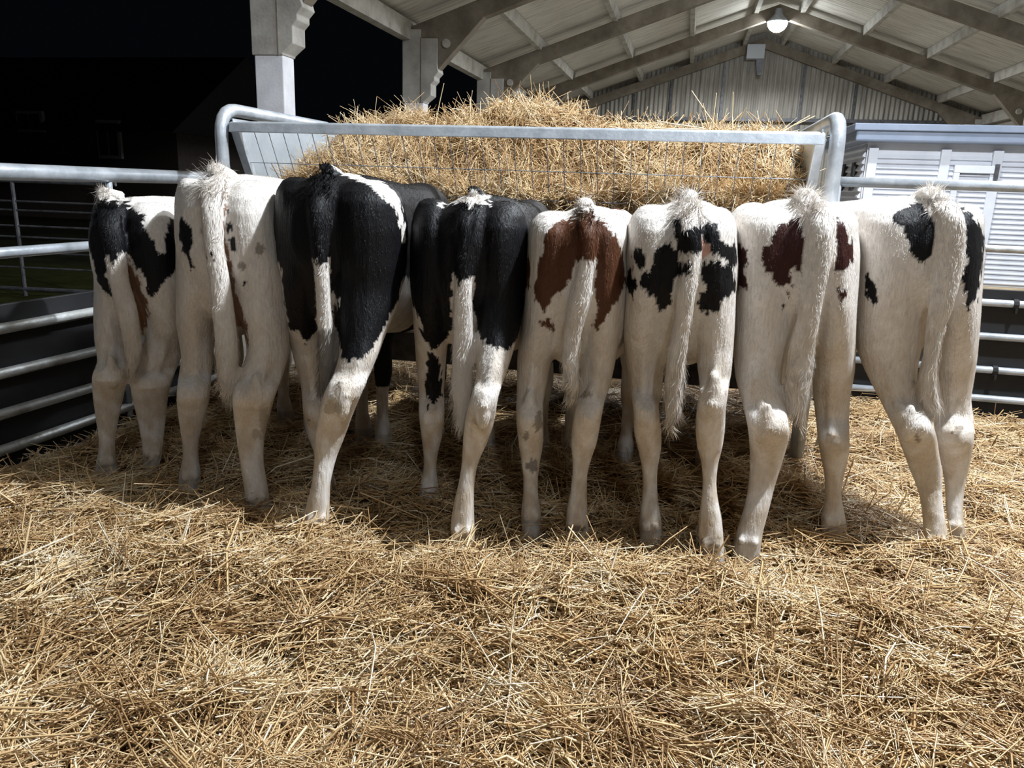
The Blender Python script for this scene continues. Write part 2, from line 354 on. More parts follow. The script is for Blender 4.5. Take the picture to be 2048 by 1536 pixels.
# ------------------------------------------------------------------ straw feeder
FY, FB = 3.36, 4.55
FXL, FXR = atY(462, 255, FY)[0], atY(1650, 272, FY)[0]
BZ = atY(1050, 265, FY)[2]
root = empty('straw_feeder', ((FXL+FXR)/2, (FY+FB)/2, 0), 'galvanised rectangular feeder with wire mesh sides, heaped with straw', 'feeder')
for y, nm in ((FY, 'front_rail'), (FB, 'back_rail')):
    tl = math.radians(11 if y == FY else -11); rot = lambda a, b_: (y+a*math.cos(tl)-b_*math.sin(tl)*-1, BZ-a*math.sin(tl)*-1+b_*math.cos(tl))
    MB().prism([rot(-.021, -.023), rot(.021, -.023), rot(.021, .023), rot(-.021, .023)], 0, FXL, FXR).build(nm, M['galv'], root, bevel=.005)
hx = (atY(447, 300, FY)[0], atY(1668, 330, FY)[0])
zh = 1.405
for x in hx:
    pts = [(x, FY-.01, -.03), (x, FY-.01, zh-.16)]+arc((x, FY-.01, zh-.12), (x, FY-.01, zh), (x, FY+.12, zh))+[(x, FY+.16, zh), (x, FB-.16, zh)]+arc((x, FB-.12, zh), (x, FB, zh), (x, FB, zh-.12))+[(x, FB, -.03)]
    MB().tube(pts, .030, 16).build('end_hoop', M['galv'], root, smooth=True)
SLP = .55
zm = .72
def my(z): return FY+.015+(BZ-z)*SLP
def mb_(z): return FB-.015-(BZ-z)*SLP
for yf, nm in ((my, 'front_mesh'), (mb_, 'back_mesh')):
    mb = MB()
    nb = 36
    for i in range(nb):
        x = FXL+.03+(FXR-FXL-.06)*i/(nb-1); mb.tube([(x, yf(BZ-.02), BZ-.02), (x, yf(zm), zm)], .0019, 5)
    for z in (1.17, 1.045, .92, .80, zm): mb.tube([(FXL+.02, yf(z), z), (FXR-.02, yf(z), z)], .0019, 5)
    mb.build(nm, M['wire'], root)
for x, s in ((FXL, 1), (FXR, -1)):
    ex = x+s*.012
    MB().prism([(my(BZ+.045), BZ+.035), (mb_(BZ+.045), BZ+.035), (mb_(zm), zm), (my(zm), zm)], 0, ex-.003, ex+.003).build('end_panel', M['sheet'], root)
    for yf in (my, mb_):
        MB().prism([(yf(BZ)-.02, BZ), (yf(BZ)+.02, BZ), (yf(zm)+.02, zm), (yf(zm)-.02, zm)], 0, ex-.02, ex+.02).build('corner_bar', M['galv'], root, bevel=.004)
    MB().tube([(x, FB-.02, BZ-.06), (hx[0 if s > 0 else 1], FB, BZ-.06)], .016, 8).build('bracket', M['galv'], root)
tz = .30
MB().prism([(FY+.22, tz+.09), (FY+.24, tz+.09), (FY+.30, tz-.05), (FB-.30, tz-.05), (FB-.24, tz+.09), (FB-.22, tz+.09), (FB-.28, tz-.08), (FY+.28, tz-.08)], 0, FXL+.02, FXR-.02).build('trough', M['darksteel'], root)
for y in (FY+.23, FB-.23): MB().tube([(hx[0], y, tz+.09), (hx[1], y, tz+.09)], .014, 8).build('trough_rail', M['galv_dirty'], root)
for x in hx:
    MB().tube([(x, FY, tz+.09), (x, FB, tz+.09)], .02, 8).build('lower_brace', M['galv_dirty'], root)

# ------------------------------------------------------------------ straw
def strands(name, P, D, Nn, ln, wd_, bend, tone, mats, parent=None, base=None):
    """thin three sided stalks, three rings each"""
    n = len(P); D = D/np.linalg.norm(D, axis=1)[:, None]
    S = np.cross(D, Nn); S /= np.linalg.norm(S, axis=1)[:, None]+1e-9; U = np.cross(S, D)
    rings = []
    for k, t in enumerate((-.5, rng.uniform(-.15, .15, n), .5)):
        tt = np.broadcast_to(t, (n,))
        c = P+D*(ln*tt)[:, None]+U*(bend*(1-4*tt*tt))[:, None]+S*(bend*.6*(1-4*tt*tt)*np.sign(tone-.5))[:, None]
        w = wd_*(1, 1, .75)[k]
        rings.append(np.stack([c+S*(w*math.cos(a))[:, None]+U*(w*.6*math.sin(a))[:, None] for a in (math.pi/2, math.pi*7/6, math.pi*11/6)], 1))
    V = np.concatenate(rings, 1).reshape(-1, 3)
    f = []
    for k in (0, 1):
        for i in range(3): j = (i+1) % 3; f.append((k*3+i, k*3+j, k*3+3+j, k*3+3+i))
    Fc = (np.array(f)[None]+np.arange(n)[:, None, None]*9).reshape(-1, 4)
    tn = np.repeat(tone, 9)
    mi = np.zeros(len(Fc), np.int32)
    if base is not None:
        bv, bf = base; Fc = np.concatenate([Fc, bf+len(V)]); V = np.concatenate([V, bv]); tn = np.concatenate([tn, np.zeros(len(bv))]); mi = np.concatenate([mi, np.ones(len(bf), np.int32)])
    me = fastmesh(name, V, Fc, {'tone': tn}); 
    o = link(name, me, mats, parent); me.polygons.foreach_set('material_index', mi); me.update()
    return recenter(o)
nA, nB, nC = Noise(1, .35, 1.1), Noise(2, .10, .30), Noise(3, .12, .7)
nD, nE = Noise(4, .25, .9), Noise(5, .05, .2)
def hgt(P):
    h = .022*nA(P)+.017*nB(P)
    # trodden lower where the calves stand, pushed up behind their feet
    y = P[:, 1]; h += -.022*np.exp(-((y-2.75)/.45)**2)+.022*np.exp(-((y-1.98)/.22)**2)
    return h
def xlim(y): return GA+.058*y+.06
gx = np.arange(-2.75, 4.3, .035); gy = np.arange(.25, 5.9, .035)
GX, GY = np.meshgrid(gx, gy); GP = np.stack([GX.ravel(), GY.ravel()], 1)
xl = xlim(GP[:, 1]); GP[:, 0] = np.maximum(GP[:, 0], xl)
lim = (GP[:, 1] > 4.40) & (GP[:, 0] > .6); GP[lim, 1] = np.minimum(GP[lim, 1], 4.40)
bz = hgt(GP)-.012+.004*nE(GP)
bv = np.column_stack([GP, bz]); nx, ny = len(gx), len(gy)
I, J = np.meshgrid(np.arange(nx-1), np.arange(ny-1)); q = (J*nx+I).ravel(); bf = np.stack([q, q+1, q+nx+1, q+nx], 1)
def scatter(n, x0, x1, y0, y1):
    P = np.column_stack([rng.uniform(x0, x1, n), rng.uniform(y0, y1, n)])
    return P[P[:, 0] > xlim(P[:, 1])+.02]
# only as wide as the view and a margin to each side
Q = np.concatenate([scatter(22000, -1.9, 1.4, .80, 1.55), scatter(26000, -2.6, 2.0, 1.5, 2.1), scatter(26000, -2.6, 2.5, 2.05, 3.2), scatter(11000, -2.5, 3.4, 3.1, 4.42), scatter(7000, .5, 3.4, 2.4, 4.42)])
n = len(Q)
th = 2.3*nD(Q)+rng.normal(0, .6, n); pit = rng.normal(.02, .20, n)
up = rng.random(n) < .018; pit[up] = rng.uniform(.35, 1.2, up.sum())
ln = np.clip(rng.lognormal(math.log(.115), .55, n), .03, .42); ln[up] = rng.uniform(.07, .20, up.sum())
z = hgt(Q)+np.abs(rng.normal(0, .015, n))+.004
z[up] += ln[up]*.28*np.sin(pit[up])
D = np.column_stack([np.cos(th)*np.cos(pit), np.sin(th)*np.cos(pit), np.sin(pit)])
P = np.column_stack([Q, z])
tone = np.clip(rng.beta(2.1, 2.2, n)+.13*nC(Q)-.03, 0, 1)
tone[rng.random(n) < .05] = .97
wd_ = rng.uniform(.0011, .0026, n)*(1+.8*(rng.random(n) < .14))
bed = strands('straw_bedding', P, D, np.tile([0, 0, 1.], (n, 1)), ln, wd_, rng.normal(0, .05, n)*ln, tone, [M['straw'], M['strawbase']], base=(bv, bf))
tag(bed, 'loose golden straw bedding spread over the whole pen floor', 'straw', kind='stuff')

# the heap in the feeder: a lumpy block behind the mesh, domed on top
hpx = [(600, 380), (625, 340), (655, 300), (690, 268), (720, 245), (790, 236), (880, 234), (950, 226), (1000, 213), (1060, 209), (1140, 214), (1200, 233), (1262, 258), (1330, 270), (1400, 262), (1480, 262), (1560, 272), (1610, 285), (1640, 300)]
YM = FY+.50
hx_, hz_ = zip(*[(atY(a, b_, YM)[0], atY(a, b_, YM)[2]) for a, b_ in hpx])
hx_ = np.array(hx_); hz_ = np.array(hz_)
hn = Noise(11, .06, .3, dim=3); hn2 = Noise(12, .25, .7, dim=3)
xa, xb = FXL+.05, FXR-.05
def heap(u, v):
    """u 0..1 along the feeder; v 0..1 from the front foot over the top to the back foot"""
    x = xa+(xb-xa)*u; zt = np.interp(x, hx_, hz_); zt = np.where(x < hx_[0], hz_[0]-.1, zt)
    zf = np.minimum(zt-.06, 1.10+.03*np.sin(9*u)); zf = np.maximum(zf, .74)
    y = np.empty_like(x); z = np.empty_like(x)
    a = v < .45; t = v/.45
    z = np.where(a, .73+(zf-.73)*t, 0); 
    yfront = FY+.02+(BZ-z)*SLP+.03+.03*(1-t)
    b = (v >= .45) & (v < .85); s = (v-.45)/.40
    ybf = FY+.05+(BZ-zf)*SLP+.03; ybb = FB-.08
    zz = zf+(zt-zf)*np.sin(np.clip(s, 0, 1)*math.pi)**.85
    y = np.where(a, yfront, ybf+(ybb-ybf)*s); z = np.where(a, z, zz)
    c = v >= .85; w = (v-.85)/.15
    zc = zf+(.73-zf)*w; z = np.where(c, zc, z); y = np.where(c, FB-.08-(BZ-zc)*SLP*.9, y)
    p = np.column_stack([x, y, z]); g = .020*hn(p)+.042*np.clip(hn2(p), -1.2, .7)
    p[:, 1] += np.where(a, np.abs(g)*.9, 0); p[:, 2] += np.where(a, 0, np.where(c, 0, g*.8-.022))
    return p
un, vn = 150, 70
U, Vv = np.meshgrid(np.linspace(0, 1, un), np.linspace(0, 1, vn)); hv = heap(U.ravel(), Vv.ravel()); hv[:, 1] += .015; hv[:, 2] -= .01
I, J = np.meshgrid(np.arange(un-1), np.arange(vn-1)); q = (J*un+I).ravel(); hf = np.stack([q, q+1, q+un+1, q+un], 1)
n = 46000; u = rng.random(n); v = np.where(rng.random(n) < .58, rng.uniform(.08, .47, n), rng.uniform(.45, .9, n))
P = heap(u, v); e = 1e-3; Tu = heap(np.minimum(u+e, 1), v)-P; Tv = heap(u, np.minimum(v+e, 1))-P
Tu /= np.linalg.norm(Tu, axis=1)[:, None]+1e-9; Tv /= np.linalg.norm(Tv, axis=1)[:, None]+1e-9
Nn = np.cross(Tu, Tv); Nn /= np.linalg.norm(Nn, axis=1)[:, None]+1e-9
th = 1.5*Noise(21, .2, .6, dim=3)(P)+rng.normal(0, .6, n); front = v < .46
D = Tu*np.cos(th)[:, None]+Tv*np.sin(th)[:, None]+Nn*rng.normal(.0, .22, n)[:, None]
ln = np.clip(rng.lognormal(math.log(.125), .5, n), .03, .36)
up = (rng.random(n) < .016) & (v > .42)
D[up] = np.column_stack([rng.normal(0, .5, up.sum()), rng.normal(0, .4, up.sum()), rng.uniform(.3, 1.1, up.sum())]); ln[up] = rng.uniform(.06, .18, up.sum())
P = P+Nn*rng.normal(.004, .008, n)[:, None]; P[up, 2] += ln[up]*.25
tone = np.clip(rng.beta(2.2, 2.2, n)+.08*hn2(P), 0, 1); tone[rng.random(n) < .04] = .95
wd_ = rng.uniform(.0011, .0024, n); bend = rng.normal(0, .05, n)*ln
# a few long single stalks standing out of the heap
ex = [((870, 250), (886, 175)), ((1440, 262), (1388, 188)), ((1425, 262), (1432, 195)), ((1465, 262), (1466, 193)), ((1470, 262), (1488, 222)), ((1398, 255), (1322, 243)), ((1405, 258), (1318, 256)), ((700, 262), (690, 233)), ((1570, 262), (1612, 236)), ((1575, 258), (1622, 236)), ((770, 245), (738, 226)), ((1345, 262), (1363, 236)), ((1228, 255), (1258, 262)), ((1450, 262), (1478, 232)), ((1420, 262), (1408, 215))]
eP, eD, eL = [], [], []
for a, b_ in ex:
    yb = YM+rng.uniform(-.25, .1); A, B = atY(*a, yb), atY(*b_, yb+rng.uniform(-.06, .06)); eP.append((A+B)/2); eD.append(B-A); eL.append(np.linalg.norm(B-A)+.04)
m_ = len(eP); up3 = np.tile([0, 1., 0], (n+m_, 1)); up3[:n] = Nn
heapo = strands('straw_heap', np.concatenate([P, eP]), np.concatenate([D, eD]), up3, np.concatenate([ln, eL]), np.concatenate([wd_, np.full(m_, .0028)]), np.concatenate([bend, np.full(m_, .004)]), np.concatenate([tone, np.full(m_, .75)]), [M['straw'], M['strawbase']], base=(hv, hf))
tag(heapo, 'great heap of golden straw filling the mesh feeder', 'straw', kind='stuff')

# ------------------------------------------------------------------ calves
def pol(ox, oy, s, pts): return [(ox+x/s, oy+y/s) for x, y in pts]
def disc(ox, oy, s, x, y, rx, ry=None):
    ry = ry or rx; return [(ox+(x+rx*math.cos(a))/s, oy+(y+ry*math.sin(a))/s) for a in np.linspace(0, 2*math.pi, 11)[:-1]]
WHITE = (.76, .72, .68); BLACK = (.0045, .0045, .0058); BROWN = (.098, .038, .018); DARKRED = (.045, .014, .011); CRACK = (.20, .10, .055); GREY = (.26, .24, .22); STAIN = (.40, .34, .26); PINK = (.62, .36, .29); MUD = (.16, .12, .08)
K = {}
z1 = (150, 350, 2.363); z2 = (330, 300, 2.047); z3 = (530, 300, 1.919); z4 = (790, 350, 2.02); z5 = (1000, 350, 1.92); z7 = (1420, 350, 1.919); z8 = (1640, 350, 1.919)
K[1] = dict(label='black and white calf at the far left end of the row, beside the gate', head=-4, bx=.065, W=0.12, tail=[(207, 381, 26), (214, 408, 38), (220, 450, 44), (231, 500, 40), (238, 561, 37), (252, 612, 41), (262, 660, 36), (268, 700, 34), (266, 735, 22), (262, 757, 8)],
  L=[(420,182,240),(480,186,245),(560,191,245),(625,190,246),(680,192,249),(722,199,252),(748,187,253),(794,189,245),(837,194,236),(879,200,228),(913,197,229),(945,190,236)],
  R=[(420,240,350),(480,245,362),(560,262,368),(612,288,368),(650,296,366),(680,293,364),(718,278,360),(752,262,345),(790,267,334),(837,277,330),(879,285,326),(913,287,322),(940,290,315)],
  hk=(748, 752), ft=((210, 945), (300, 937)), dy=.0,
  pat=[('b', BLACK, pol(*z1, [(20,130),(100,120),(205,155),(222,120),(270,93),(268,118),(240,140),(290,165),(330,195),(312,230),(355,290),(385,350),(400,380),(425,350),(430,260),(470,190),(520,170),(540,400),(500,430),(440,490),(390,565),(345,572),(330,480),(280,430),(235,370),(200,300),(150,380),(150,480),(185,580),(135,540),(108,500),(90,400),(20,260)])),
       ('t', BLACK, pol(*z1, [(60,118),(260,118),(260,362),(213,368),(180,432),(145,380),(60,400)])),
       ('b', CRACK, pol(*z1, [(235,420),(262,420),(340,600),(350,690),(320,780),(300,700),(285,640),(255,540)]))])
K[2] = dict(label='mostly white calf with small dark spots, second from the left gate', head=-3, W=0.165, fluff=1.6, tail=[(430, 336, 42), (424, 372, 44), (422, 420, 40), (428, 495, 38), (440, 560, 42), (446, 620, 46), (453, 680, 47), (455, 730, 47), (456, 765, 36), (457, 795, 10)],
  L=[(395,356,415),(440,352,416),(495,354,418),(573,354,420),(642,354,425),(715,366,426),(764,357,420),(798,355,418),(847,360,406),(886,366,396),(915,367,396),(950,359,401),(978,357,400)],
  R=[(395,420,545),(447,437,563),(534,452,572),(613,472,576),(661,490,578),(705,497,577),(754,477,564),(789,465,550),(828,469,540),(876,474,528),(925,481,526),(974,489,535),(1020,495,542)],
  hk=(764, 789), ft=((378, 975), (518, 1020)), dy=.0,
  pat=[('b', BLACK, pol(*z2, [(60,290),(90,300),(110,350),(105,430),(118,470),(105,500),(95,440),(70,420),(58,350)])),
       ('t', MUD, disc(*z2, 132, 397, 7, 18)), ('t', BLACK, disc(*z2, 170, 440, 5, 8)), ('t', BLACK, disc(*z2, 198, 445, 7, 9)), ('t', MUD, disc(*z2, 150, 345, 4, 18)),
       ('b', BLACK, disc(*z2, 262, 262, 7, 10)), ('b', BLACK, pol(*z2, [(248,290),(275,298),(277,330),(250,328)])), ('b', BLACK, pol(*z2, [(255,350),(275,360),(290,420),(262,405)])),
       ('b', MUD, disc(*z2, 312, 480, 17)), ('b', BLACK, disc(*z2, 322, 545, 8, 20)), ('b', MUD, disc(*z2, 390, 405, 20, 26)),
       ('b', STAIN, disc(*z2, 405, 1100, 22, 60)), ('b', STAIN, disc(*z2, 380, 1170, 26, 24)),
       ('b', CRACK, pol(*z2, [(238,160),(257,150),(247,230),(238,300),(245,390),(266,470),(300,600),(320,680),(345,790),(330,860),(300,800),(280,720),(262,580),(238,480),(218,400),(215,290)]))])
K[3] = dict(label='big glossy black calf with a white stripe over its loin and crossed white legs', head=0, W=0.185, fluff=.8, tail=[(650, 333, 34), (636, 370, 46), (634, 420, 42), (637, 470, 36), (643, 530, 34), (646, 581, 32), (650, 640, 34), (656, 696, 42), (655, 735, 38), (650, 765, 26), (642, 787, 10)],
  L=[(385,560,648),(420,550,650),(456,548,650),(534,561,645),(623,569,640),(660,574,640),(712,587,645),(769,603,655),(821,606,655),(868,614,655),(904,628,660),(940,638,665),(975,640,672),(985,640,672)],
  R=[(385,652,790),(420,655,810),(456,655,816),(534,660,812),(607,668,796),(650,678,778),(701,682,759),(745,670,741),(785,648,724),(821,639,708),(873,630,690),(920,629,671),(967,624,660),(1009,613,659),(1055,602,658),(1068,603,657)],
  hk=(785, 795), ft=((658, 990), (632, 1065)), dy=.0,
  pat=[('a', BLACK, pol(*z3, [(-60,-60),(900,-60),(900,560),(560,470),(545,470),(520,590),(490,620),(470,660),(430,720),(390,765),(330,795),(292,785),(265,700),(262,610),(262,592),(285,590),(280,560),(262,540),(252,545),(240,430),(200,440),(197,690),(160,748),(130,700),(85,690),(60,450),(-60,300)])),
       ('a', WHITE, pol(*z3, [(243,44),(300,22),(350,25),(430,72),(490,118),(535,190),(550,240),(560,300),(552,355),(538,350),(534,300),(520,240),(480,200),(420,150),(350,90),(300,60)])),
       ('t', BLACK, pol(*z3, [(100,0),(300,0),(270,410),(240,415),(232,460),(222,420),(208,460),(195,430),(172,442),(100,440)])),
       ('t', WHITE, pol(*z3, [(160,442),(195,430),(208,460),(222,420),(232,460),(240,415),(275,410),(290,620),(290,690),(170,690)])),
       ('t', GREY, pol(*z3, [(180,690),(300,680),(300,1000),(150,1000)])),
       ('b', STAIN, disc(*z3, 250, 960, 32, 30)), ('b', MUD, disc(*z3, 163, 1065, 6, 12))])
K[4] = dict(label='black calf with a small white star on its tail head and a white tail', head=0, W=0.165, fluff=.7, tail=[(945, 378, 30), (934, 410, 42), (930, 444, 42), (927, 500, 36), (927, 560, 37), (926, 607, 44), (927, 667, 48), (925, 720, 48), (922, 786, 46), (924, 820, 30), (923, 858, 8)],
  L=[(430,838,905),(470,822,905),(498,820,905),(563,820,905),(617,825,904),(650,827,902),(686,830,895),(721,832,892),(786,838,888),(825,837,890),(870,842,885),(905,847,876),(934,848,872),(974,839,877),(1005,836,879)],
  R=[(430,945,1050),(470,945,1056),(500,945,1056),(563,948,1048),(620,950,1044),(657,951,1040),(700,952,1027),(746,953,1013),(785,945,998),(815,935,993),(850,928,988),(885,925,975),(924,924,956),(964,918,949),(1003,908,948),(1043,901,949),(1088,903,950)],
  hk=(800, 815), ft=((857, 1003), (926, 1088)), dy=.02,
  pat=[('a', BLACK, pol(*z4, [(-80,-40),(700,-40),(700,300),(545,430),(520,680),(480,665),(435,695),(380,690),(340,650),(320,560),(235,430),(225,480),(232,610),(195,670),(165,715),(130,690),(100,620),(95,560),(75,545),(40,430),(-80,300)])),
       ('b', BLACK, pol(*z4, [(122,718),(170,735),(182,870),(186,930),(150,948),(122,962),(118,880)])),
       ('a', WHITE, pol(*z4, [(155,122),(190,85),(260,68),(310,38),(340,50),(395,45),(400,66),(360,74),(405,124),(350,112),(325,118),(303,152),(290,112),(240,100),(200,115)])),
       ('t', WHITE, pol(*z4, [(200,425),(243,395),(255,440),(305,420),(340,430),(345,1100),(180,1100)])),
       ('b', MUD, disc(*z4, 265, 1475, 42, 30))])
K[5] = dict(label='white calf with large rust brown thigh patches, in the middle of the row', head=-1, W=0.155, fluff=.9, tail=[(1170, 402, 34), (1172, 430, 36), (1176, 465, 37), (1175, 517, 32), (1169, 543, 36), (1158, 610, 50), (1148, 652, 44), (1142, 694, 40), (1140, 735, 40), (1147, 777, 26), (1151, 802, 8)],
  L=[(440,1062,1165),(475,1055,1165),(558,1052,1160),(610,1048,1150),(650,1043,1130),(690,1037,1116),(725,1034,1101),(767,1034,1094),(808,1032,1086),(845,1032,1087),(890,1037,1087),(922,1042,1080),(960,1047,1076),(991,1046,1076),(1022,1042,1083),(1058,1043,1082)],
  R=[(440,1165,1247),(475,1165,1258),(530,1168,1250),(579,1168,1249),(642,1167,1242),(715,1161,1232),(767,1161,1221),(800,1156,1209),(840,1146,1202),(885,1141,1194),(918,1145,1182),(950,1145,1174),(985,1141,1174),(1020,1133,1175),(1050,1131,1177),(1075,1131,1178)],
  hk=(820, 810), ft=((1062, 1058), (1155, 1076)), dy=.0,
  pat=[('b', BROWN, pol(*z5, [(292,155),(240,165),(190,200),(165,300),(130,420),(128,480),(175,515),(195,490),(240,450),(285,400),(310,300)])),
       ('b', BROWN, pol(*z5, [(365,170),(400,172),(435,215),(470,290),(485,400),(462,480),(420,540),(385,560),(372,602),(352,582),(380,500),(355,430),(360,330)])),
       ('b', BROWN, pol(*z5, [(95,300),(118,330),(112,430),(92,430)])), ('b', BROWN, pol(*z5, [(150,552),(190,550),(218,578),(200,598),(160,585)])),
       ('t', BROWN, pol(*z5, [(270,140),(400,120),(395,330),(362,340),(335,355),(305,330),(270,320)])), ('t', MUD, pol(*z5, [(280,140),(345,128),(352,165),(308,190)])),
       ('b', MUD, disc(*z5, 150, 950, 16, 45)), ('b', MUD, disc(*z5, 95, 1005, 10, 14)), ('b', MUD, disc(*z5, 322, 850, 18, 14)), ('b', GREY, disc(*z5, 120, 1130, 18, 36)), ('b', MUD, disc(*z5, 290, 1368, 48, 20))])
K[6] = dict(label='white calf with ragged black thigh patches and a tufted tail head', head=-3, W=0.165, fluff=1.5, tail=[(1378, 388, 40), (1378, 425, 46), (1378, 454, 46), (1382, 506, 34), (1378, 543, 37), (1371, 584, 44), (1366, 642, 40), (1354, 704, 42), (1348, 767, 44), (1346, 808, 38), (1341, 850, 12)],
  L=[(440,1262,1365),(475,1252,1364),(522,1250,1362),(610,1249,1355),(662,1246,1343),(715,1251,1326),(760,1258,1318),(798,1264,1315),(829,1268,1319),(860,1266,1323),(897,1275,1323),(933,1284,1315),(975,1286,1314),(1010,1282,1317),(1043,1278,1324),(1078,1279,1323)],
  R=[(440,1375,1460),(475,1373,1472),(506,1372,1474),(584,1380,1471),(642,1384,1469),(690,1390,1466),(741,1396,1462),(782,1401,1456),(819,1394,1450),(850,1391,1450),(892,1393,1445),(923,1403,1436),(965,1406,1432),(996,1404,1435),(1032,1398,1444),(1079,1398,1447),(1116,1399,1449)],
  hk=(800, 790), ft=((1300, 1078), (1423, 1116)), dy=.0,
  pat=[('b', BLACK, pol(*z5, [(515,285),(550,290),(562,340),(545,372),(520,350)])), ('b', BLACK, pol(*z5, [(484,360),(510,350),(525,430),(510,480),(486,430)])),
       ('b', BLACK, pol(*z5, [(600,285),(655,270),(710,340),(700,420),(650,500),(622,522),(590,480),(560,455),(537,430),(545,390),(575,380)])),
       ('b', BLACK, pol(*z5, [(770,180),(820,185),(852,260),(890,280),(905,235),(925,320),(900,360),(870,320),(840,320),(800,280),(780,230)])),
       ('b', BLACK, pol(*z5, [(770,350),(830,330),(900,350),(920,450),(850,470),(838,532),(780,520),(755,490),(790,430),(770,390)])),
       ('t', BLACK, pol(*z5, [(655,180),(690,168),(700,215),(740,205),(785,195),(785,280),(765,302),(735,290),(690,312),(655,260)])), ('t', BLACK, pol(*z5, [(680,340),(728,345),(728,388),(680,390)])),
       ('b', PINK, pol(*z5, [(765,240),(788,250),(798,310),(772,345)])), ('b', MUD, disc(*z5, 810, 1400, 46, 16)), ('b', GREY, disc(*z5, 810, 1450, 46, 30))])
K[7] = dict(label='white calf with dark red brown patches and a long fluffy tail swung right', head=5, W=0.165, fluff=1.5, tail=[(1612, 388, 48), (1630, 410, 52), (1643, 454, 48), (1640, 522, 48), (1626, 584, 47), (1616, 642, 47), (1602, 700, 54), (1594, 777, 54), (1592, 829, 32), (1598, 845, 10)],
  L=[(430,1462,1600),(460,1463,1608),(500,1465,1610),(560,1467,1605),(620,1467,1600),(663,1467,1590),(715,1469,1567),(756,1471,1559),(798,1482,1568),(835,1492,1574),(860,1497,1579),(913,1501,1566),(965,1499,1550),(1017,1490,1537),(1059,1475,1525),(1098,1465,1520)],
  R=[(430,1615,1700),(460,1620,1713),(500,1625,1717),(560,1635,1715),(620,1642,1711),(673,1632,1709),(736,1626,1707),(793,1628,1697),(850,1634,1696),(897,1639,1698),(925,1645,1692),(955,1650,1685),(991,1652,1681),(1033,1644,1690),(1069,1643,1694)],
  hk=(850, 850), ft=((1495, 1102), (1668, 1072)), dy=.0,
  pat=[('b', DARKRED, pol(*z7, [(325,160),(380,160),(440,165),(430,205),(400,240),(380,260),(370,350),(345,375),(320,360),(300,410),(275,427),(240,385),(203,370),(208,280),(243,258),(262,200),(298,178)])),
       ('b', DARKRED, disc(*z7, 312, 410, 10, 13)), ('b', DARKRED, disc(*z7, 300, 452, 10, 12)), ('b', DARKRED, disc(*z7, 284, 505, 9, 16)),
       ('b', DARKRED, pol(*z7, [(90,265),(150,278),(155,330),(130,360),(148,430),(85,445)])),
       ('b', DARKRED, pol(*z7, [(465,158),(500,188),(535,230),(550,280),(540,350),(520,377),(475,370),(465,300)])), ('b', DARKRED, pol(*z7, [(482,438),(520,440),(523,475),(495,498),(480,465)]))])
K[8] = dict(label='white calf with a black patch beside its tail, at the right end of the row', head=12, W=0.165, fluff=1.1, tail=[(1862, 382, 40), (1885, 400, 44), (1905, 430, 44), (1906, 465, 46), (1899, 532, 48), (1884, 600, 48), (1869, 663, 32), (1861, 715, 28), (1852, 767, 36), (1860, 809, 38), (1866, 833, 14)],
  L=[(425,1725,1865),(460,1718,1864),(506,1714,1862),(560,1711,1858),(610,1708,1852),(663,1711,1843),(704,1717,1833),(740,1731,1829),(783,1752,1830),(829,1775,1854),(862,1792,1869),(900,1806,1874),(939,1820,1882),(991,1841,1882),(1043,1848,1889),(1098,1849,1900)],
  R=[(425,1875,1948),(460,1878,1962),(500,1882,1965),(569,1885,1960),(637,1884,1956),(715,1874,1949),(755,1873,1943),(793,1872,1937),(850,1871,1945),(897,1878,1941),(939,1887,1934),(975,1892,1926),(1022,1893,1924),(1068,1902,1929)],
  hk=(850, 850), ft=((1873, 1103), (1914, 1078)), dy=.0,
  pat=[('b', BLACK, pol(*z8, [(380,78),(420,60),(480,70),(500,150),(470,220),(445,270),(430,310),(390,337),(350,310),(335,250),(320,210),(276,170),(300,140),(328,130),(340,97)])),
       ('b', BLACK, pol(*z8, [(168,385),(185,380),(215,430),(225,472),(212,497),(180,470)])),
       ('b', BLACK, pol(*z8, [(520,115),(560,125),(600,165),(640,230),(625,370),(605,465),(580,522),(555,490),(537,400),(560,330),(530,240)])),
       ('b', CRACK, pol(*z8, [(450,230),(472,240),(465,330),(445,400),(428,490),(412,480),(432,390),(446,300)])),
       ('b', MUD, disc(*z8, 378, 1000, 14, 16)), ('b', MUD, disc(*z8, 535, 985, 24, 18)), ('b', STAIN, disc(*z8, 300, 1030, 20, 20))])

# profile of a hind leg: t (0 ground, .34 hock point, 1 croup) -> rear surface offset, depth half-size
PT = np.array([0, .05, .10, .16, .215, .265, .305, .335, .375, .49, .60, .72, .84, .93, 1.0])
PR = np.array([.045, .050, .060, .080, .076, .046, .010, .024, .068, .060, .028, .004, .0, .008, .030])
PD = np.array([.045, .042, .036, .026, .030, .046, .054, .052, .058, .095, .140, .175, .190, .170, .130])
def insidepoly(P, poly):
    x, y = P[:, 0], P[:, 1]; c = np.zeros(len(P), bool); n = len(poly); j = n-1
    for i in range(n):
        xi, yi = poly[i]; xj, yj = poly[j]
        if yi != yj: c ^= ((yi > y) != (yj > y)) & (x < (xj-xi)*(y-yi)/(yj-yi)+xi)
        j = i
    return c
def sring(c, u, w, a, b, e=2.0, n=20):
    out = []
    for t in np.arange(n)*2*math.pi/n:
        ct, st = math.cos(t), math.sin(t)
        out.append(c+u*(a*math.copysign(abs(ct)**(2/e), ct))+w*(b*math.copysign(abs(st)**(2/e), st)))
    return out
def smooth_rows(rows, n=52):
    a = np.array(rows, float); t = np.linspace(0, 1, n); s = (a[:, 0]-a[0, 0])/(a[-1, 0]-a[0, 0])
    out = np.column_stack([np.interp(t, s, a[:, k]) for k in range(3)])
    for k in (1, 2):
        v = out[:, k]; out[1:-1, k] = .25*v[:-2]+.5*v[1:-1]+.25*v[2:]
    return out
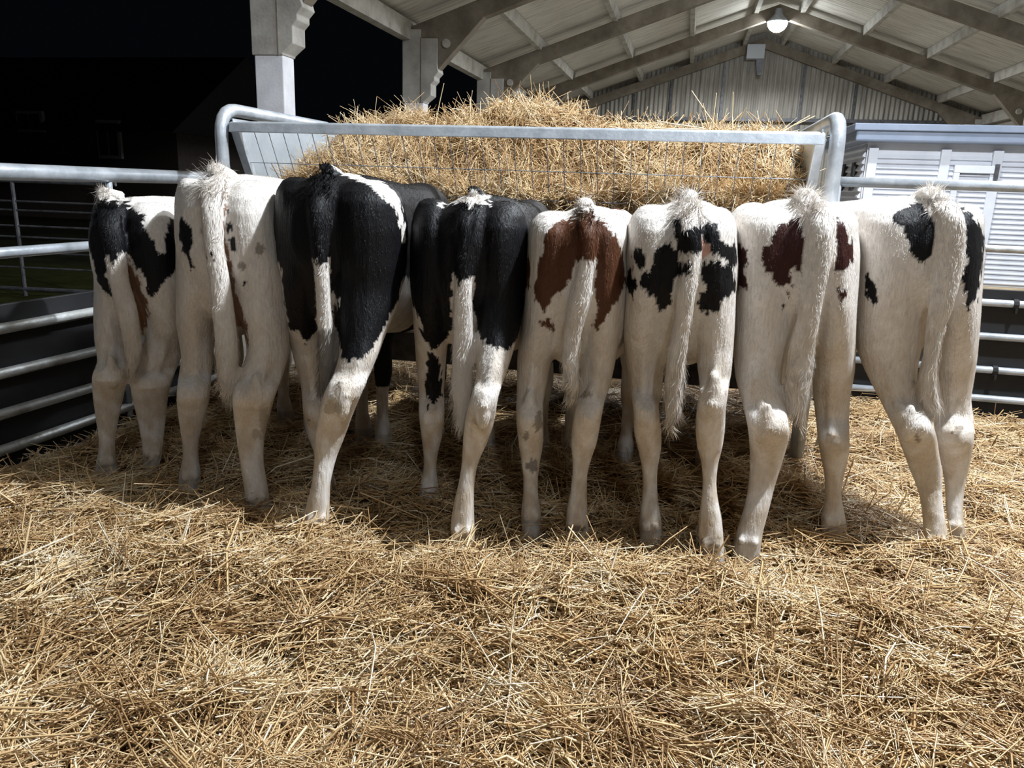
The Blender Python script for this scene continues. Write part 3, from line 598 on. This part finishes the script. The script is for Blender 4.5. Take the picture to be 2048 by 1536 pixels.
def remesh(mb, vox, sm=3):
    me = mb.mesh('tmp'); o = bpy.data.objects.new('tmp', me); COL.objects.link(o)
    r = o.modifiers.new('r', 'REMESH'); r.mode = 'VOXEL'; r.voxel_size = vox
    s = o.modifiers.new('s', 'SMOOTH'); s.factor = .5; s.iterations = sm
    dg = bpy.context.evaluated_depsgraph_get(); out = bpy.data.meshes.new_from_object(o.evaluated_get(dg))
    bpy.data.objects.remove(o); bpy.data.meshes.remove(me); return out
ZAX = np.array([0, 0, 1.])
def axes(c):
    w = c-CAM; w[2] = 0; w /= np.linalg.norm(w); return np.array([w[1], -w[0], 0]), w
VOX = .0075
def calf(i, k):
    g = np.random.default_rng(100+i)
    fL, fR = atZ(*k['ft'][0], 0.), atZ(*k['ft'][1], 0.)
    Yr = (fL[1]+fR[1])/2-.115+k['dy']; phi = math.radians(k['head']); hd = np.array([-math.sin(phi), math.cos(phi), 0]); sd = np.array([math.cos(phi), math.sin(phi), 0])
    mb = MB(); tops = []
    tail0 = atY(k['tail'][0][0], k['tail'][0][1], Yr+.12); zt = tail0[2]-.015
    for rows, ft, hk in ((k['L'], fL, k['hk'][0]), (k['R'], fR, k['hk'][1])):
        Yf = ft[1]-.10                                     # where this leg's rear surface would start for the foot to land right
        zh = atY((rows[-1][1]+rows[-1][2])/2, hk, Yf)[2]
        rows = [r for r in rows if r[0] >= k['tail'][0][1]+62]
        S = smooth_rows(rows); rings = []
        for y_, a_, b_ in S:
            z = atY((a_+b_)/2, y_, Yr+.05)[2]
            t = z/zh*.33 if z < zh else .33+(z-zh)/(zt-zh)*.67
            w = np.clip((.72-t)/(.72-.36), 0, 1); w = w*w*(3-2*w)
            d = np.interp(t, PT, PD); yc = Yr*(1-w)+Yf*w+np.interp(t, PT, PR)+d
            c = atY((a_+b_)/2, y_, yc); hw = (b_-a_)/2/F*((c-CAM)@CF)
            rings.append((c, hw, d))
        c, hw, d = rings[0]; top_ = max(.03, zt-.02-c[2])
        rings = [(c+ZAX*top_*a_, hw*b_, d*b_) for a_, b_ in ((1., .35), (.9, .62), (.62, .86), (.3, .97))]+rings
        # close down into the straw
        c, hw, d = rings[-1]; rings.append((c-np.array([0, -.01, max(c[2], 0)+.035]), hw*.95, d*1.05))
        mb.loft([sring(c, *axes(c), h, d, 2.2) for c, h, d in rings])
        tops.append(rings[5])
        # point of the hock: a small knob at the back
        ci = min(range(len(rings)), key=lambda q: abs(rings[q][0][2]-zh*1.0)); c, hw, d = rings[ci]
        kb = c-axes(c)[1]*(d*.66)-ZAX*.018; mb.loft([sring(kb+ZAX*dz, np.array([1., 0, 0]), np.array([0, 1., 0]), r_, r_*1.0, 2, 12) for dz, r_ in ((-.05, .008), (-.03, .019), (0, .025), (.025, .022), (.05, .016), (.07, .010))])
        # the tendon from the hock up into the thigh
        hz = kb[2]; tr = []
        for dz, r_ in ((-.02, .014), (.03, .017), (.08, .0165), (.13, .018), (.18, .017), (.24, .010)):
            j = min(range(len(rings)), key=lambda q: abs(rings[q][0][2]-(hz+dz))); c2, h2, d2 = rings[j]
            u_, w_ = axes(c2); f_ = (dz+.02)/.28
            q_ = c2-w_*(d2-r_*(.30+1.0*max(0, f_)**2)); q_[2] = hz+dz; tr.append(sring(q_, u_, w_, r_, r_, 2, 12))
        mb.loft(tr)
        # dewclaws
        fz = [r for r in rings if .035 < r[0][2] < .075][:1]
        for c, hw, d in fz:
            for s_ in (-1, 1): 
                u_, w_ = axes(c); q = c+u_*(s_*hw*.48)-w_*(d*.92); mb.loft([sring(q+np.array([0, -.002, dz]), np.array([1., 0, 0]), np.array([0, 1., 0]), r_, r_, 2, 8) for dz, r_ in ((-.016, .004), (-.008, .011), (.006, .012), (.014, .005))])
    (cL, hL, _), (cR, hR, _) = tops
    Wd = k['W']; base = tail0-hd*.12; base[2] = 0; base[0] += k.get('bx', 0)
    top = [(.0, .30, -.10, -.26), (.035, .62, -.045, -.34), (.09, .86, -.02, -.44), (.17, .97, -.004, -.50), (.28, 1.0, 0, -.52), (.40, .98, -.004, -.54), (.55, .93, -.015, -.575), (.70, .96, -.025, -.60), (.86, .93, -.03, -.60), (1.0, .82, -.02, -.58), (1.10, .70, -.04, -.52), (1.18, .50, -.10, -.46)]
    rings = []
    for d, w, a, b in top:
        c = base+hd*d; zc = zt+(a+b)/2; rings.append(sring(np.array([c[0], c[1], zc]), sd, ZAX, Wd*w, (a-b)/2, 2.35, 28))
    mb.loft(rings)
    nk = [(1.0, .82, .12, .19), (1.12, .76, .085, .15), (1.24, .68, .07, .12), (1.36, .59, .062, .095), (1.44, .53, .072, .085), (1.52, .49, .075, .075), (1.60, .45, .06, .06), (1.68, .40, .045, .045), (1.74, .37, .048, .036), (1.76, .36, .03, .02)]
    nk = nk[:-0] if False else nk
    rings = []
    for q, (d, z, a, b) in enumerate(nk):
        p0, p1 = nk[max(q-1, 0)], nk[min(q+1, len(nk)-1)]; tt = hd*(p1[0]-p0[0])+ZAX*(p1[1]-p0[1]); tt /= np.linalg.norm(tt); up_ = np.cross(sd, tt)
        rings.append(sring(base+hd*d+ZAX*z*(zt/1.03), sd, up_, a, b, 2.1, 18))
    mb.loft(rings)
    for s_ in (-1, 1):   # ears
        e0 = base+hd*1.42+ZAX*.60*(zt/1.03)+sd*s_*.05; e1 = e0+sd*s_*.13+ZAX*.01-hd*.02
        mb.loft([sring(e0+(e1-e0)*t, hd, ZAX, .012, r_, 2, 10) for t, r_ in ((0, .02), (.35, .036), (.7, .030), (1, .008))])
    # front legs
    ff = k.get('ff') or [(-.115, .86), (.115, .90)]
    for (sx, d) in ff:
        q = base+sd*sx+hd*d; s_ = zt/1.05
        mb.loft([sring(q*np.array([1, 1, 0])+ZAX*z*s_+hd*dd-sd*sx*ins, sd, hd, a, b, 2.1, 16) for z, a, b, dd, ins in
                 [(-.03/s_, .034, .045, .01, 0), (.03, .036, .042, 0, 0), (.08, .034, .034, -.01, 0), (.12, .025, .028, -.012, 0), (.22, .025, .028, -.01, 0), (.29, .038, .040, 0, 0), (.34, .038, .040, 0, 0), (.40, .036, .042, -.01, .02), (.48, .048, .065, -.02, .08), (.60, .06, .10, -.01, .15), (.78, .055, .12, .02, .25)]])
    # tail
    tp = []; m_ = len(k['tail'])
    for q, (px, py, w) in enumerate(k['tail']):
        off = [.13, .045, .0][q] if q < 3 else -.004
        off += .045*max(0, (q-5)/(m_-5))
        p = atY(px, py, Yr+off); tp.append((p, w/F*np.linalg.norm(p-CAM)*.5*.97))
    Tq = np.linspace(0, m_-1, 30); TP = np.column_stack([np.interp(Tq, range(m_), [p[0][c] for p in tp]) for c in range(3)]); TR = np.interp(Tq, range(m_), [p[1] for p in tp])
    TP[1:-1] = .25*TP[:-2]+.5*TP[1:-1]+.25*TP[2:]
    rings = []
    for q in range(30):
        dep = min(TR[q]*.85, .022) if q > 3 else TR[q]
        au, aw = axes(TP[q]); rings.append(sring(TP[q], au, aw if q > 3 else aw*.85+ZAX*.5, TR[q]*.92, dep, 2, 14))
    mb.loft([sring(TP[0]+hd*.08-ZAX*.02, sd, np.array([0, .5, .85]), .02, .02, 2, 14)]+rings)
    me0 = remesh(mb, VOX)
    nv = len(me0.vertices); V = np.empty(nv*3, np.float32); me0.vertices.foreach_get('co', V); V = V.reshape(-1, 3).astype(float)
    npg = len(me0.polygons); Fq = np.empty(npg*4, np.int32)
    bm = bmesh.new(); bm.from_mesh(me0); bad = [f for f in bm.faces if len(f.verts) != 4]; 
    if bad: bmesh.ops.triangulate(bm, faces=[]); 
    bm.free()
    lt = np.empty(npg, np.int32); me0.polygons.foreach_get('loop_total', lt)
    li = np.empty(len(me0.loops), np.int32); me0.loops.foreach_get('vertex_index', li); ls = np.empty(npg, np.int32); me0.polygons.foreach_get('loop_start', ls)
    ok = lt == 4; Fq = np.stack([li[ls[ok]+c] for c in range(4)], 1)
    fn = np.cross(V[Fq[:, 2]]-V[Fq[:, 0]], V[Fq[:, 3]]-V[Fq[:, 1]]); area = np.linalg.norm(fn, axis=1)/2; fnn = fn/(2*area[:, None]+1e-12)
    # ---- the coat pattern: patches drawn on the calf's hind view, carried straight into the body
    ref = base+ZAX*.75; vd = ref-CAM; vd = vd/vd[1]
    w1, w2, w3 = Noise(200+i, .012, .03, 20, 3), Noise(300+i, .04, .12, 20, 3), Noise(400+i, .004, .012, 20, 3)
    pats = [(kind, np.array(c), [(lambda q: (q[0], q[2]))(atY(a, b, Yr+.05)) for a, b in pl]) for kind, c, pl in k['pat']]
    dirt = Noise(500+i, .03, .15, 20, 3)
    def coatcol(P, fine=0.):
        q = P+vd[None]*((Yr+.05-P[:, 1]))[:, None]; uv = np.column_stack([q[:, 0], q[:, 2]])
        sq = P*np.array([1, 1, .35])
        uv[:, 0] += .003*w1(sq)+.003*w2(P); uv[:, 1] += .0045*w1(sq+7)+.003*w2(P+3)
        if fine: uv += g.normal(0, fine, uv.shape)
        # distance to the tail
        dt = np.full(len(P), 9.)
        for q_ in range(0, 30):
            dz = P-TP[q_]; dt = np.minimum(dt, np.sqrt(dz[:, 0]**2+(dz[:, 1]*1.6)**2+(dz[:, 2]*.9)**2)/(TR[q_]*1.12+.006))
        ist = (dt < 1) & (P[:, 1] < Yr+.16)
        c = np.tile(WHITE, (len(P), 1)).astype(float)
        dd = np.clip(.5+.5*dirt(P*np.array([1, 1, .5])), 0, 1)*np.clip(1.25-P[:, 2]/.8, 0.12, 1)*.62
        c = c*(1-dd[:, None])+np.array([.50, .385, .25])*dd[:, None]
        c *= (1+.05*w3(P*np.array([1, 1, .2])))[:, None]
        dep = (P-base)@hd
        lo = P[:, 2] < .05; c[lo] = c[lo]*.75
        for kind, cc, pl in pats:
            m = insidepoly(uv, pl)
            if kind == 'b': m &= ~ist & (dep < .62)
            elif kind == 't': m &= ist
            c[m] = cc if kind == 'a' or not (np.allclose(cc, MUD) or np.allclose(cc, STAIN)) else c[m]*.3+cc*.7
        # forequarters, hidden behind the row: keep the breed's big patches
        fr = (dep > .62); nn = w_big(P) > .1; 
        if i in (3, 4): sel = fr & (P[:, 2] > .52) & ~np.all(np.isclose(c, WHITE, atol=.2), axis=1)
        sel = fr & nn & (P[:, 2] > .45)
        dark = {1: BLACK, 2: BLACK, 3: BLACK, 4: BLACK, 5: BROWN, 6: BLACK, 7: DARKRED, 8: BLACK}[i]
        if i in (3, 4): sel = fr & (P[:, 2] > .40)
        if i not in (3, 4): sel &= dep > .95
        c[sel] = dark
        fl = ((P-base)@hd > .78) & (P[:, 2] > .18) & (P[:, 2] < .45)
        if i == 3: c[fl & (P[:, 2] > .26)] = BLACK
        return c, ist
    w_big = Noise(600+i, .3, .7, 12, 3)
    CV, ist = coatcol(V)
    # soften the vertex pattern a little, then hair sampled crisply on top
    # ---- coat hairs
    nh = 70000; rear = (V[Fq[:, 0]]-base)@hd; wgt = area*np.where(rear < .75, 1, .25); fi = g.choice(len(Fq), nh, p=wgt/wgt.sum())
    a, b = g.random(nh)[:, None], g.random(nh)[:, None]; Q = V[Fq[fi]]; HP = (Q[:, 0]*(1-a)+Q[:, 1]*a)*(1-b)+(Q[:, 3]*(1-a)+Q[:, 2]*a)*b
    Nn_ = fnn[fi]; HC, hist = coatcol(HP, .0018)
    swirl = w2(HP)
    flow = np.tile([0, 0, -1.], (nh, 1))-hd[None]*.35+np.column_stack([.35*swirl, np.zeros(nh), .25*w2(HP+5)])
    flow -= Nn_*np.sum(flow*Nn_, 1)[:, None]; flow /= np.linalg.norm(flow, axis=1)[:, None]+1e-9
    L_ = g.uniform(.006, .012, nh); lift = g.uniform(.015, .10, nh)
    # tail: long soft hair, loose tufts near the tail head and at the switch
    tq = np.argmin(np.stack([np.linalg.norm(HP-TP[j], axis=1) for j in range(30)], 1), 1); tt = tq/29
    fl_ = k.get('fluff', 1.)
    L_ = np.where(hist, g.uniform(.009, .018, nh)*(1+6*np.clip(tt-.55, 0, 1)), L_)
    tu = hist & (tt < .16); L_ = np.where(tu, g.uniform(.018, .042, nh)*fl_, L_); lift = np.where(tu, g.uniform(.3, 1.1, nh), lift)
    lift = np.where(hist & ~tu, g.uniform(.04, .25, nh), lift)
    low = HP[:, 2] < .42; L_ = np.where(low & ~hist, L_*.4, L_)
    HD_ = flow*np.cos(lift)[:, None]+Nn_*np.sin(lift)[:, None]+g.normal(0, .10, (nh, 3))
    S_ = np.cross(HD_, Nn_); S_ /= np.linalg.norm(S_, axis=1)[:, None]+1e-9
    wdt = g.uniform(.0005, .0010, nh)
    tip = HP+HD_*L_[:, None]; mid = HP+HD_*(L_*.5)[:, None]+Nn_*(L_*.05)[:, None]
    HV = np.stack([HP-S_*wdt[:, None]-Nn_*.002, HP+S_*wdt[:, None]-Nn_*.002, mid+S_*(wdt*.8)[:, None], mid-S_*(wdt*.8)[:, None], tip-S_*.00012, tip+S_*.00012], 1).reshape(-1, 3)
    ix = np.arange(nh)*6; HF = np.concatenate([np.stack([ix, ix+1, ix+2, ix+3], 1), np.stack([ix+3, ix+2, ix+5, ix+4], 1)])+len(V)
    var = (1+g.normal(0, .06, nh))[:, None]; HCc = np.repeat(np.clip(HC*var, 0, .9), 6, axis=0)
    me = fastmesh('calf', np.concatenate([V, HV]), np.concatenate([Fq, HF]), {'coat': np.concatenate([CV, HCc])})
    bpy.data.meshes.remove(me0)
    o = link('calf', me, M['coat'], None, True); o = recenter(o)
    tag(o, k['label'], 'calf', 'calves feeding in a row')
    return o
for i, k in K.items(): calf(i, k)
